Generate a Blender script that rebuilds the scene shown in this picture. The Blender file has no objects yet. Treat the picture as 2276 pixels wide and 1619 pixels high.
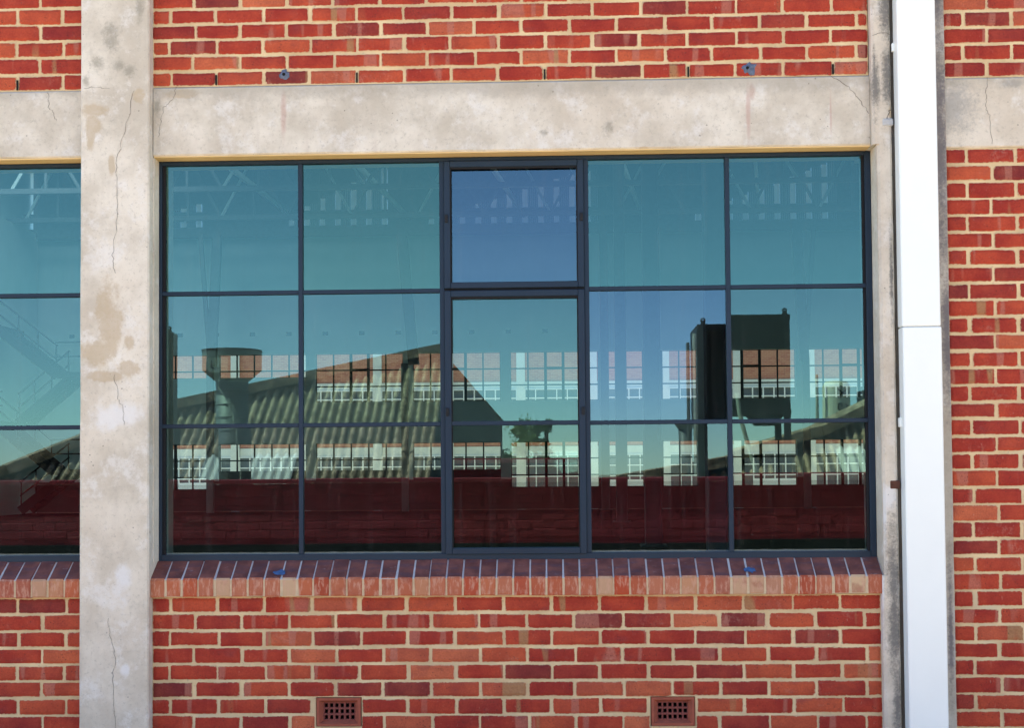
import bpy, bmesh, math, random
from mathutils import Vector, Matrix
random.seed(7)
S = bpy.context.scene
C = S.collection
PI = math.pi

# ------------------------------------------------------------------ camera, sky, sun, exposure
cam_d = bpy.data.cameras.new('camera')
cam = bpy.data.objects.new('camera', cam_d)
C.objects.link(cam)
def cam_matrix(pitch, yaw, roll, loc):
    cp, sp, cy, sy = math.cos(pitch), math.sin(pitch), math.cos(yaw), math.sin(yaw)
    fwd = Vector((-sy*cp, cy*cp, sp)); right = Vector((cy, sy, 0)); up = right.cross(fwd)
    cr, sr = math.cos(roll), math.sin(roll)
    r2 = right*cr - up*sr; u2 = up*cr + right*sr
    m = Matrix((r2, u2, -fwd)).transposed().to_4x4()
    m.translation = loc
    return m
cam.matrix_world = cam_matrix(math.radians(1.8912), math.radians(1.8938), math.radians(0.449), Vector((0, -6.63, 1.75)))
cam_d.sensor_width = 36.0
cam_d.lens = 3000/2276*36
cam_d.shift_y = 142.5/2276
cam_d.clip_start = 0.05
cam_d.clip_end = 6000
S.camera = cam

SUN_EL, SUN_AZ = math.radians(55), math.radians(-80)      # azimuth from +Y (behind the hall) towards -X
W = bpy.data.worlds.new('World'); S.world = W; W.use_nodes = True
wn = W.node_tree.nodes
sky = wn.new('ShaderNodeTexSky'); sky.sky_type = 'NISHITA'; sky.sun_disc = False
sky.sun_elevation = SUN_EL; sky.sun_rotation = SUN_AZ
sky.altitude = 1600; sky.air_density = 0.8; sky.dust_density = 0.1; sky.ozone_density = 5.0
W.node_tree.links.new(sky.outputs[0], wn['Background'].inputs[0])
wn['Background'].inputs[1].default_value = 0.12
sd = bpy.data.lights.new('sun', 'SUN'); sd.energy = 3.6; sd.angle = math.radians(0.53); sd.color = (1.0, 0.95, 0.87)
sun = bpy.data.objects.new('sun', sd); C.objects.link(sun)
sdir = Vector((math.cos(SUN_EL)*math.sin(SUN_AZ), math.cos(SUN_EL)*math.cos(SUN_AZ), math.sin(SUN_EL)))
sun.location = (0, 0, 40); sun.rotation_euler = sdir.to_track_quat('Z', 'Y').to_euler()
S.view_settings.view_transform = 'Standard'
S.view_settings.look = 'None'
S.view_settings.exposure = 2.12
S.view_settings.use_white_balance = True
S.view_settings.white_balance_temperature = 8100
S.view_settings.white_balance_tint = 10
S.view_settings.gamma = 1
S.view_settings.use_curve_mapping = False
S.render.engine = 'CYCLES'
S.cycles.max_bounces = 10; S.cycles.diffuse_bounces = 4; S.cycles.glossy_bounces = 4
S.cycles.transparent_max_bounces = 16; S.cycles.transmission_bounces = 6
S.cycles.use_denoising = True
S.cycles.sample_clamp_indirect = 6

# ------------------------------------------------------------------ helpers
def tag(o, label=None, cat=None, group=None, kind=None):
    if label: o['label'] = label
    if cat: o['category'] = cat
    if group: o['group'] = group
    if kind: o['kind'] = kind
    return o
def thing(name, label, cat, loc=(0, 0, 0), group=None):
    o = bpy.data.objects.new(name, None); o.empty_display_size = .1
    o.location = loc; C.objects.link(o)
    return tag(o, label, cat, group)
def wloc(o):
    v = Vector((0, 0, 0))
    while o: v = v + o.location; o = o.parent
    return v
class MB:
    def __init__(s): s.bm = bmesh.new()
    def face(s, pts, mi=0):
        f = s.bm.faces.new([s.bm.verts.new(p) for p in pts]); f.material_index = mi; return f
    def box(s, x0, x1, y0, y1, z0, z1, bev=0, mi=0):
        r = bmesh.ops.create_cube(s.bm, size=1)
        vs = r['verts']
        for v in vs:
            v.co = Vector((x0+(v.co.x+.5)*(x1-x0), y0+(v.co.y+.5)*(y1-y0), z0+(v.co.z+.5)*(z1-z0)))
        fs = {f for v in vs for f in v.link_faces}
        for f in fs: f.material_index = mi
        if bev:
            es = list({e for v in vs for e in v.link_edges})
            bmesh.ops.bevel(s.bm, geom=es, offset=bev, segments=1, affect='EDGES')
        return s
    def bar(s, a, b, w, h, mi=0):               # rectangular bar from a to b
        a, b = Vector(a), Vector(b); d = (b-a).normalized()
        up = Vector((0, 0, 1)) if abs(d.z) < .95 else Vector((0, 1, 0))
        sx = d.cross(up).normalized(); sz = sx.cross(d)
        p = [a+sx*i*w/2+sz*j*h/2 for i, j in ((-1, -1), (1, -1), (1, 1), (-1, 1))]
        q = [v+(b-a) for v in p]
        vs = [s.bm.verts.new(v) for v in p+q]
        for f in ((3, 2, 1, 0), (4, 5, 6, 7), (0, 1, 5, 4), (1, 2, 6, 5), (2, 3, 7, 6), (3, 0, 4, 7)):
            s.bm.faces.new([vs[i] for i in f]).material_index = mi
        return s
    def tube(s, pts, r, n=8, mi=0):
        pts = [Vector(p) for p in pts]; rings = []
        for i, p in enumerate(pts):
            d = (pts[min(i+1, len(pts)-1)]-pts[max(i-1, 0)]).normalized()
            up = Vector((0, 0, 1)) if abs(d.z) < .95 else Vector((0, 1, 0))
            u = d.cross(up).normalized(); v = u.cross(d)
            rings.append([s.bm.verts.new(p+(u*math.cos(2*PI*k/n)+v*math.sin(2*PI*k/n))*r) for k in range(n)])
        for A, B in zip(rings, rings[1:]):
            for k in range(n):
                s.bm.faces.new((A[k], A[(k+1) % n], B[(k+1) % n], B[k])).material_index = mi
        s.bm.faces.new(rings[0][::-1]); s.bm.faces.new(rings[-1])
        return s
    def lathe(s, prof, cx, cy, n=32, cap=True):
        rings = [[s.bm.verts.new((cx+r*math.cos(2*PI*k/n), cy+r*math.sin(2*PI*k/n), z)) for k in range(n)] for r, z in prof]
        for A, B in zip(rings, rings[1:]):
            for k in range(n): s.bm.faces.new((A[k], A[(k+1) % n], B[(k+1) % n], B[k]))
        if cap: s.bm.faces.new(rings[0][::-1]); s.bm.faces.new(rings[-1])
        return s
    def build(s, name, mat, parent=None, smooth=False, fix=True):
        if fix: bmesh.ops.recalc_face_normals(s.bm, faces=s.bm.faces[:])
        me = bpy.data.meshes.new(name)
        o = bpy.data.objects.new(name, me)
        if parent is not None:
            s.bm.transform(Matrix.Translation(-wloc(parent))); o.parent = parent
        s.bm.to_mesh(me); s.bm.free()
        for m in (mat if isinstance(mat, (list, tuple)) else [mat]): me.materials.append(m)
        if smooth:
            for p in me.polygons: p.use_smooth = True
        C.objects.link(o)
        return o
def place(me, name, loc, parent):
    o = bpy.data.objects.new(name, me); o.parent = parent
    o.location = Vector(loc)-wloc(parent); C.objects.link(o); return o

# ------------------------------------------------------------------ materials
class NT:
    def __init__(s, name):
        s.m = bpy.data.materials.new(name); s.m.use_nodes = True
        s.t = s.m.node_tree; s.n = s.t.nodes; s.p = s.n['Principled BSDF']; s.out = s.n['Material Output']
    def new(s, t, **k):
        n = s.n.new('ShaderNode'+t)
        for a, v in k.items(): setattr(n, a, v)
        return n
    def link(s, a, b): s.t.links.new(a, b)
    def set(s, sock, v):
        if hasattr(v, 'is_linked') or hasattr(v, 'links'): s.link(v, sock)
        else: sock.default_value = v
    def math(s, op, a, b=0., c=0., clamp=False):
        n = s.new('Math', operation=op); n.use_clamp = clamp
        for i, v in enumerate((a, b, c)): s.set(n.inputs[i], v)
        return n.outputs[0]
    def vmath(s, op, a, b=(0, 0, 0)):
        n = s.new('VectorMath', operation=op); s.set(n.inputs[0], a); s.set(n.inputs[1], b); return n.outputs[0]
    def noise(s, vec, scale, detail=4, rough=.55):
        n = s.new('TexNoise'); s.set(n.inputs['Vector'], vec)
        n.inputs['Scale'].default_value = scale; n.inputs['Detail'].default_value = detail; n.inputs['Roughness'].default_value = rough
        return n.outputs[0]
    def ramp(s, fac, stops, interp='LINEAR'):
        n = s.new('ValToRGB'); s.set(n.inputs[0], fac); e = n.color_ramp; e.interpolation = interp
        while len(e.elements) < len(stops): e.elements.new(.5)
        for el, (p, c) in zip(e.elements, stops):
            el.position = p; el.color = (c if len(c) == 4 else (*c, 1)) if isinstance(c, (tuple, list)) else (c, c, c, 1)
        return n.outputs[0]
    def step(s, v, a, b):                        # smooth 0..1 between a and b
        n = s.new('MapRange', interpolation_type='SMOOTHSTEP'); s.set(n.inputs[0], v)
        n.inputs[1].default_value = a; n.inputs[2].default_value = b; return n.outputs[0]
    def mix(s, f, a, b, mode='MIX'):
        n = s.new('Mix', data_type='RGBA', blend_type=mode); s.set(n.inputs[0], f)
        for i, v in ((6, a), (7, b)):
            s.set(n.inputs[i], (*v, 1) if isinstance(v, tuple) and len(v) == 3 else v)
        return n.outputs[2]
    def pos(s): return s.new('NewGeometry').outputs['Position']
    def obj(s): return s.new('TexCoord').outputs['Object']
    def rnd(s): return s.new('ObjectInfo').outputs['Random']
    def bump(s, h, strength=.3, dist=.003):
        n = s.new('Bump'); n.inputs['Strength'].default_value = strength; n.inputs['Distance'].default_value = dist
        s.set(n.inputs['Height'], h); s.link(n.outputs[0], s.p.inputs['Normal'])
    def scale(s, vec, sc): return s.vmath('MULTIPLY', vec, sc)
    def col(s, c): s.set(s.p.inputs['Base Color'], (*c, 1) if isinstance(c, tuple) and len(c) == 3 else c)
    def blobs(s, pos, lst, wob=.55, nscale=9.):  # stains: (x, z, rx, rz) on an upright face
        w = s.math('MULTIPLY', s.math('SUBTRACT', s.noise(pos, nscale, 5, .65), .5), wob*2)
        acc = None
        for x, z, rx, rz in lst:
            d = s.vmath('MULTIPLY', s.vmath('SUBTRACT', pos, (x, 0, z)), (1/rx, 0, 1/rz))
            l = s.new('VectorMath', operation='LENGTH'); s.link(d, l.inputs[0])
            v = s.math('SUBTRACT', 1., l.outputs['Value'])
            acc = v if acc is None else s.math('MAXIMUM', acc, v)
        return s.math('ADD', acc, w)
def plain(name, col, rough=.7, metal=0., var=.12, nscale=6., bump=0., spec=.3):
    t = NT(name); t.p.inputs['Specular IOR Level'].default_value = spec; t.p.inputs['Roughness'].default_value = rough; t.p.inputs['Metallic'].default_value = metal
    n = t.noise(t.pos(), nscale, 5)
    t.col(t.mix(n, tuple(c*(1-var*1.6) for c in col), tuple(c*(1+var*1.6) for c in col)))
    if bump: t.bump(t.noise(t.pos(), nscale*12, 3), bump)
    return t.m

MORTAR = (.60, .475, .32)
def brick_mat(name='fired red brick', cols=None, edge_amt=1.0):
    t = NT(name); r = t.rnd()
    o = t.vmath('ADD', t.obj(), t.scale(t.new('CombineXYZ').outputs[0], (1, 1, 1)))
    cx = t.new('CombineXYZ'); t.set(cx.inputs[0], t.math('MULTIPLY', r, 91.)); t.set(cx.inputs[2], t.math('MULTIPLY', r, 57.))
    o = t.vmath('ADD', t.obj(), cx.outputs[0])
    base = t.ramp(r, cols or [(0, (.34, .029, .021)), (.16, (.38, .034, .022)), (.32, (.42, .044, .025)), (.46, (.46, .056, .029)),
                      (.55, (.54, .110, .048)), (.60, (.60, .170, .082)), (.64, (.38, .036, .024)), (.76, (.27, .027, .025)), (.84, (.15, .027, .030)), (.90, (.36, .034, .024)), (1, (.56, .095, .042))])
    n1 = t.noise(o, 7, 5)
    c = t.mix(t.step(n1, .3, .75), t.mix(.45, base, (.21, .025, .022)), t.mix(.30, base, (.58, .115, .052)))
    # kiln stacking marks: upright bands, paler and greyer
    bx = t.scale(o, (13., .01, 1.2))
    band = t.step(t.noise(bx, 1., 1, .3), .60, .645)
    r2 = t.math('FRACT', t.math('MULTIPLY', r, 17.3))
    c = t.mix(t.math('MULTIPLY', band, t.step(r2, .35, .5)), c, t.mix(.55, c, (.44, .17, .12)))
    band2 = t.step(t.noise(t.vmath('ADD', bx, (31, 0, 7)), .8, 1, .3), .66, .70)
    r3 = t.math('FRACT', t.math('MULTIPLY', r, 41.7))
    c = t.mix(t.math('MULTIPLY', t.math('MULTIPLY', band2, t.step(r3, .55, .75)), .8), c, (.36, .20, .095))
    purple = t.step(t.noise(t.scale(o, (5, 5, 9)), 1., 3), .58, .74)
    c = t.mix(t.math('MULTIPLY', purple, .4), c, (.20, .05, .052))
    # burnt dark spots, pale scratches
    dk = t.step(t.noise(o, 11, 4, .7), .73, .80)
    c = t.mix(t.math('MULTIPLY', dk, .7), c, (.05, .03, .03))
    scr = t.step(t.noise(t.scale(o, (90, 90, 30)), 1., 3, .7), .66, .74)
    c = t.mix(t.math('MULTIPLY', scr, .30), c, (.58, .36, .28))
    vor = t.new('TexVoronoi'); vor.inputs['Scale'].default_value = 70; t.link(o, vor.inputs['Vector'])
    c = t.mix(t.math('MULTIPLY', t.math('MULTIPLY', t.math('LESS_THAN', vor.outputs['Distance'], .22), t.step(t.noise(o, 13, 3), .5, .6)), .6), c, (.07, .03, .025))
    wp = t.pos()
    salt = t.math('MULTIPLY', t.step(t.noise(wp, 2.6, 6, .75), .55, .72), t.step(t.noise(o, 38, 4, .8), .46, .60))
    c = t.mix(t.math('MULTIPLY', salt, .20), c, (.66, .46, .36))
    soot = t.math('MULTIPLY', t.step(t.noise(t.scale(wp, (1.2, 1, 3)), 1.3, 5, .7), .54, .70), .35)
    c = t.mix(soot, c, (.13, .035, .03))
    fine = t.noise(o, 160, 3, .7)
    c = t.mix(.45, c, t.mix(fine, (.0, .0, .0), (1, 1, 1)), 'OVERLAY')
    # mortar smeared over the arrises
    at = t.new('Attribute', attribute_name='edge')
    e = t.math('ADD', at.outputs['Fac'], t.math('MULTIPLY', t.math('SUBTRACT', t.noise(o, 60, 5, .8), .5), 1.5))
    e = t.math('ADD', e, t.math('MULTIPLY', t.math('SUBTRACT', t.noise(o, 6, 2), .5), 1.0))
    sm = t.math('MULTIPLY', t.step(e, .76, .98), edge_amt)
    c = t.mix(t.math('MULTIPLY', sm, .88), c, t.mix(t.noise(o, 40, 3), (.50, .35, .20), (.70, .51, .32)))
    t.col(c); t.p.inputs['Roughness'].default_value = .8; t.p.inputs['Specular IOR Level'].default_value = .15
    t.bump(t.math('ADD', t.noise(o, 45, 5, .7), t.math('MULTIPLY', sm, .6)), .5, .003)
    return t.m
def mortar_mat():
    t = NT('sand mortar'); p = t.pos()
    c = t.mix(t.step(t.noise(p, 4, 5), .3, .7), (.58, .415, .23), (.78, .595, .345))
    c = t.mix(t.step(t.noise(p, 55, 4, .7), .58, .75), c, (.46, .36, .24))
    c = t.mix(t.math('MULTIPLY', t.step(t.noise(p, 1.6, 3), .55, .72), .5), c, (.52, .47, .36))
    t.col(c); t.p.inputs['Roughness'].default_value = .9; t.p.inputs['Specular IOR Level'].default_value = .15
    t.bump(t.noise(p, 120, 5, .75), .7, .004); return t.m
def concrete_mat(name, tan=(), grey=(), streak=(), white=(), tone=1.06, warm=0.0, edge=None, gc=(.27, .245, .195), gs=.6):
    t = NT(name); p = t.pos()
    a = t.noise(p, 3.2, 7, .62); b = t.noise(t.vmath('ADD', p, (9, 3, 5)), 1.1, 5)
    k = lambda c: tuple(v*tone for v in c)
    c = t.mix(t.step(a, .33, .68), k((.52, .46, .37)), k((.73, .67, .565)))
    c = t.mix(t.math('MULTIPLY', t.step(b, .46, .72), .45), c, k((.56, .465, .36)))
    c = t.mix(t.math('MULTIPLY', t.step(t.noise(p, 7.5, 6, .7), .56, .74), .36), c, k((.40, .36, .29)))
    c = t.mix(t.math('MULTIPLY', t.step(t.noise(t.vmath('ADD', p, (4, 8, 1)), 6.5, 7, .75), .50, .66), .55), c, k((.75, .725, .68)))
    c = t.mix(t.math('MULTIPLY', t.step(t.noise(t.scale(p, (14, 14, 1.1)), 1., 4), .58, .75), .35), c, k((.50, .43, .36)))
    c = t.mix(t.math('MULTIPLY', t.step(t.noise(p, 48, 5, .85), .52, .68), .5), c, k((.36, .32, .26)))
    if warm: c = t.mix(warm, c, (.60, .47, .35))
    if white: c = t.mix(t.math('MULTIPLY', t.step(t.blobs(p, white, 1.1, 11), .0, .8), .7), c, (.78, .77, .75))
    if grey: c = t.mix(t.math('MULTIPLY', t.step(t.math('ADD', t.blobs(p, grey, .6, 12), t.math('MULTIPLY', t.math('SUBTRACT', t.noise(p, 75, 5, .85), .5), 1.7)), .0, .9), gs), c, gc)
    if tan: c = t.mix(t.math('MULTIPLY', t.step(t.math('ADD', t.blobs(p, tan, .95, 7), t.math('MULTIPLY', t.math('SUBTRACT', t.noise(p, 60, 5, .8), .5), .7)), -.02, .42), .66), c, (.50, .385, .25))
    if streak: c = t.mix(t.math('MULTIPLY', t.step(t.blobs(p, streak, .25, 30), .1, .75), .5), c, (.50, .30, .25))
    if edge:                                    # dirt lying along the top of a lintel
        z = t.new('SeparateXYZ'); t.link(p, z.inputs[0])
        v = t.math('ADD', z.outputs[2], t.math('MULTIPLY', t.math('SUBTRACT', t.noise(p, 5, 5, .7), .5), .22))
        c = t.mix(t.math('MULTIPLY', t.step(v, edge-.05, edge+.03), .55), c, (.36, .32, .26))
    pit = t.new('TexVoronoi'); pit.inputs['Scale'].default_value = 26; t.link(p, pit.inputs['Vector'])
    pr = t.math('MULTIPLY', t.math('LESS_THAN', pit.outputs['Distance'], .10), t.step(t.noise(p, 5, 3), .55, .62))
    c = t.mix(t.math('MULTIPLY', pr, .55), c, (.12, .10, .08))
    t.col(c); t.p.inputs['Roughness'].default_value = .88; t.p.inputs['Specular IOR Level'].default_value = .15
    h = t.math('ADD', t.noise(p, 18, 8, .7), t.math('MULTIPLY', t.noise(p, 140, 3, .7), .4))
    t.bump(h, .45, .006); return t.m
def glass_mat(name, refl, trans, base=.096):
    t = NT(name); t.n.remove(t.p)
    g = t.new('BsdfGlossy'); g.inputs['Roughness'].default_value = 0.0; g.inputs['Color'].default_value = (*refl, 1)
    w = t.noise(t.scale(t.pos(), (1, 0, 1)), 2.2, 2, .4)
    bp = t.new('Bump'); bp.inputs['Strength'].default_value = .06; bp.inputs['Distance'].default_value = .001
    t.link(w, bp.inputs['Height']); t.link(bp.outputs[0], g.inputs['Normal'])
    tr = t.new('BsdfTransparent'); tr.inputs['Color'].default_value = (*trans, 1)
    f = t.new('Fresnel'); f.inputs['IOR'].default_value = 1.5
    fac = t.math('ADD', t.math('MULTIPLY', f.outputs[0], 1-base), base, clamp=True)
    mx = t.new('MixShader'); t.link(fac, mx.inputs[0]); t.link(tr.outputs[0], mx.inputs[1]); t.link(g.outputs[0], mx.inputs[2])
    df = t.new('BsdfDiffuse'); df.inputs['Color'].default_value = (.55, .56, .54, 1)
    p = t.pos(); z = t.new('SeparateXYZ'); t.link(p, z.inputs[0])       # flecks of dirt gathered along the bottom, thin dusty runs
    low = t.step(z.outputs[2], 1.62, 1.36)
    fl = t.math('MULTIPLY', t.step(t.noise(t.scale(p, (70, 1, 130)), 1., 3, .6), .70, .76), t.math('MULTIPLY', low, t.step(t.noise(p, 5, 3), .45, .6)))
    run = t.math('MULTIPLY', t.step(t.noise(t.scale(p, (26, 1, 1.3)), 1., 4, .6), .5, .8), .022)
    ledge = t.math('MULTIPLY', t.step(t.math('ADD', z.outputs[2], t.math('MULTIPLY', t.noise(p, 20, 4), .012)), 1.368, 1.360), .28)
    m2 = t.new('MixShader'); t.link(t.math('ADD', t.math('MULTIPLY', fl, .5), t.math('ADD', run, ledge), clamp=True), m2.inputs[0])
    t.link(mx.outputs[0], m2.inputs[1]); t.link(df.outputs[0], m2.inputs[2])
    t.link(m2.outputs[0], t.out.inputs[0]); return t.m
def asbestos_mat():
    t = NT('mossy fibre cement'); p = t.pos()
    c = t.mix(t.step(t.noise(p, 4.5, 6, .7), .35, .65), (.22, .15, .095), (.70, .50, .35))
    c = t.mix(t.step(t.noise(p, 16, 5, .75), .52, .66), c, (.070, .058, .038))
    at = t.new('Attribute', attribute_name='crest')   # valleys painted darker as corrugation shade, with moss and dirt
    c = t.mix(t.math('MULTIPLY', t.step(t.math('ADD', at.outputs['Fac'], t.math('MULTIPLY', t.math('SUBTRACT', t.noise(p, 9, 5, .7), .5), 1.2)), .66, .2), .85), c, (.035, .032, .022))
    c = t.mix(t.math('MULTIPLY', t.step(t.noise(p, 28, 4, .8), .60, .70), .7), c, (.55, .54, .45))
    t.col(c); t.p.inputs['Roughness'].default_value = .92
    t.bump(t.noise(p, 40, 5, .75), .8, .01); return t.m
def translucent_mat(name, col, amt=.5):
    t = NT(name); t.col(col); t.p.inputs['Roughness'].default_value = .5
    tl = t.new('BsdfTranslucent'); tl.inputs['Color'].default_value = (*col, 1)
    mx = t.new('MixShader'); mx.inputs[0].default_value = amt
    t.link(t.p.outputs[0], mx.inputs[1]); t.link(tl.outputs[0], mx.inputs[2]); t.link(mx.outputs[0], t.out.inputs[0]); return t.m
def red_paint_mat():
    t = NT('dark red wall paint'); p = t.pos()
    c = t.mix(t.step(t.noise(p, 3, 6, .65), .35, .7), (.36, .026, .054), (.50, .048, .086))
    c = t.mix(t.math('MULTIPLY', t.step(t.noise(t.scale(p, (3, 3, 40)), 1., 4, .7), .64, .74), .6), c, (.70, .16, .14))
    t.col(c); t.p.inputs['Roughness'].default_value = .75; t.bump(t.noise(p, 30, 5, .7), .6, .006); return t.m
def far_brick_mat():
    t = NT('far brickwork'); b = t.new('TexBrick'); g = t.new('SeparateXYZ'); t.link(t.pos(), g.inputs[0])
    cb = t.new('CombineXYZ'); t.link(g.outputs[0], cb.inputs[0]); t.link(g.outputs[2], cb.inputs[1]); t.link(cb.outputs[0], b.inputs['Vector'])
    b.inputs['Scale'].default_value = 1; b.inputs['Brick Width'].default_value = .234; b.inputs['Row Height'].default_value = .083
    b.inputs['Mortar Size'].default_value = .006; b.inputs['Color1'].default_value = (.46, .14, .10, 1); b.inputs['Color2'].default_value = (.56, .22, .14, 1)
    b.inputs['Mortar'].default_value = (.60, .34, .24, 1)
    t.col(b.outputs[0]); t.p.inputs['Roughness'].default_value = .85; return t.m

M = dict(
    brick=brick_mat(), mortar=mortar_mat(),
    col_left=concrete_mat('concrete of the left column',
        tan=[(-2.27, 3.56, .075, .045), (-2.285, 3.50, .05, .07), (-2.295, 3.44, .025, .07), (-2.19, 3.29, .02, .06), (-2.20, 2.52, .085, .21), (-2.25, 2.37, .11, .085), (-2.10, 2.40, .035, .06), (-2.11, 2.28, .065, .05), (-2.06, 3.63, .04, .05), (-2.21, 2.24, .10, .03)],
        grey=[(-2.20, 3.97, .055, .06), (-2.19, 3.91, .06, .08), (-2.265, 3.80, .05, .05), (-2.15, 3.79, .045, .04), (-2.10, 3.76, .045, .045), (-2.05, 4.07, .03, .11), (-2.32, 3.71, .03, .05)],
        white=[(-2.13, 1.22, .05, .12), (-2.15, 2.05, .16, .10), (-2.12, .80, .03, .05)]),
    col_right=concrete_mat('concrete of the right column', warm=.16, gc=(.14, .135, .125), gs=.85,
        grey=[(1.625, 4.05, .05, .32), (1.63, 3.68, .045, .22), (1.565, 3.66, .012, .3), (1.617, 1.10, .048, .58), (1.625, .6, .035, .25), (1.63, 2.7, .014, .34), (1.57, 3.62, .03, .2)],
        tan=[(1.655, 3.50, .03, .05)], white=[(1.565, 1.52, .035, .2), (1.60, 1.62, .05, .07), (1.56, 1.2, .012, .4)]),
    strip=concrete_mat('dark mottled concrete behind downpipe', tone=.72, gc=(.11, .10, .115), gs=.8, grey=[(1.88, 3.3, .07, .9), (1.88, 4.1, .05, .5), (1.9, 2.4, .045, .5), (1.89, 1.0, .02, .5)]),  # darker tone with grey patches beside the pipe
    lintel=concrete_mat('concrete of the lintel', edge=3.64, tone=1.03, streak=[(-1.345, 3.55, .022, .19), (.957, 3.52, .018, .23), (.975, 3.62, .03, .06), (1.36, 3.5, .008, .16)],
        grey=[(.27, 3.45, .035, .05), (-.05, 3.43, .03, .02), (-1.98, 3.6, .03, .08)], tan=[(-1.86, 3.655, .13, .03), (.44, 3.345, .03, .012)]),
    lintel_left=concrete_mat('concrete of the left lintel', edge=3.66, tone=.98),
    lintel_right=concrete_mat('concrete of the right lintel', edge=3.64, grey=[(1.95, 3.52, .16, .22), (2.25, 3.64, .10, .03)], gc=(.26, .26, .25)),  # greyer at the end next to the pipe
    rough=concrete_mat('broken concrete in the joint', tone=.35),
    crack=plain('crack shadow line', (.17, .145, .12), .95),
    reveal=concrete_mat('limewashed reveal', warm=.12, tone=1.08),
    ochre=plain('ochre soffit paint', (.72, .51, .25), .7, var=.14, nscale=4),
    frame=plain('dark blue grey steel paint', (.011, .027, .048), .5, var=.10),
    gap=plain('black putty line', (.012, .012, .014), .8),
    white=plain('white powder coat', (.86, .90, .86), .35, var=.02),
    rust=plain('rusted steel', (.11, .042, .028), .9, var=.4, nscale=40),
    patchw=plain('pale filler', (.47, .47, .46), .8, var=.2, nscale=60),
    sealant=plain('blue grey sealant', (.10, .13, .19), .7, var=.5, nscale=70),
    dark=plain('dark void', (.01, .01, .01), .9),
    terracotta=plain('terracotta air brick', (.34, .085, .05), .8, var=.25, nscale=25, bump=.3),
    ventgrid=plain('dark terracotta', (.22, .062, .050), .85, var=.3, nscale=40),  # grid coloured darker than the rim
    steel=plain('dark painted steel', (.028, .03, .034), .7, var=.2, spec=.1),
    hopper=plain('blackened steel plate', (.016, .018, .017), .6, var=.35, nscale=2.5),
    galv=plain('weathered galvanised steel', (.14, .16, .16), .5, metal=.2, var=.25, nscale=3),
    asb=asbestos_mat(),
    sheetw=translucent_mat('pale translucent sheet', (.82, .84, .80), .08),
    cler=translucent_mat('clerestory translucent sheet', (.032, .042, .046), .6),
    red=red_paint_mat(), added_band=plain('dark grey plinth', (.030, .036, .042), .85, var=.4, nscale=3),
    shedwall=plain('dark shed cladding', (.055, .065, .062), .8, var=.2, nscale=1.5),
    dado=plain('dark dado paint', (.05, .055, .06), .8, var=.2, nscale=.8, spec=.05),
    stair_fill=translucent_mat('clearer rooflight sheet', (.9, .93, .94), .85),  # sheet of the added opening that brightens the stair
    added_rooflight=translucent_mat('rooflight sheet', (.55, .62, .64), .6),
    hall=plain('pale interior wall paint', (.44, .58, .61), .8, var=.08, nscale=.6),
    halldark=plain('interior column paint', (.13, .16, .18), .7, var=.1),
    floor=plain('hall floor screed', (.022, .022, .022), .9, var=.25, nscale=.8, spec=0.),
    yard=plain('yard concrete', (.44, .385, .30), .9, var=.2, nscale=.5),
    farbrick=far_brick_mat(), farconc=plain('far concrete band', (.66, .67, .64), .85, var=.12, nscale=1),
    farwhite=plain('white window paint', (.75, .76, .76), .6, var=.04),
    farglass=plain('dark far window glass', (.12, .14, .16), .08, var=.3, nscale=.6),
    thin=glass_mat('thin clear glass', (.8, .95, .95), (.90, .96, .95), .05),
    g_teal=glass_mat('tinted glass teal', (.45, 1.06, .86), (.62, .87, .86)),
    g_low_dimmed=glass_mat('tinted glass sky dimmed lower', (.41, .72, .78), (.62, .87, .88)),  # reflection dimmed to even out the brighter low sky
    g_lowteal_dimmed=glass_mat('tinted glass sky dimmed lower teal', (.41, .77, .72), (.62, .87, .86)),  # teal lower panes, toned down against the bright low sky
    g_midrow_dimmed=glass_mat('tinted glass sky dimmed middle', (.42, .89, .86), (.62, .87, .87)),  # slightly dimmed, evening the reflected sky gradient in the middle row
    g_blue=glass_mat('tinted glass blue', (.50, .90, 1.08), (.66, .82, .90)),
    g_mid=glass_mat('tinted glass blue teal', (.43, 1.05, .93), (.62, .86, .88)),
    leaf=plain('olive leaves', (.17, .24, .06), .7, var=.5, nscale=4),
    leafd=plain('dark conifer needles', (.065, .11, .05), .8, var=.5, nscale=4),
    bark=plain('bark', (.06, .045, .03), .9, var=.3),
    ink=plain('black stencil paint', (.012, .012, .014), .7),
    tank=plain('cream tank paint', (.78, .77, .62), .6, var=.12, nscale=3),
    label=plain('pale sticker', (.50, .54, .48), .6),
)
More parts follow.
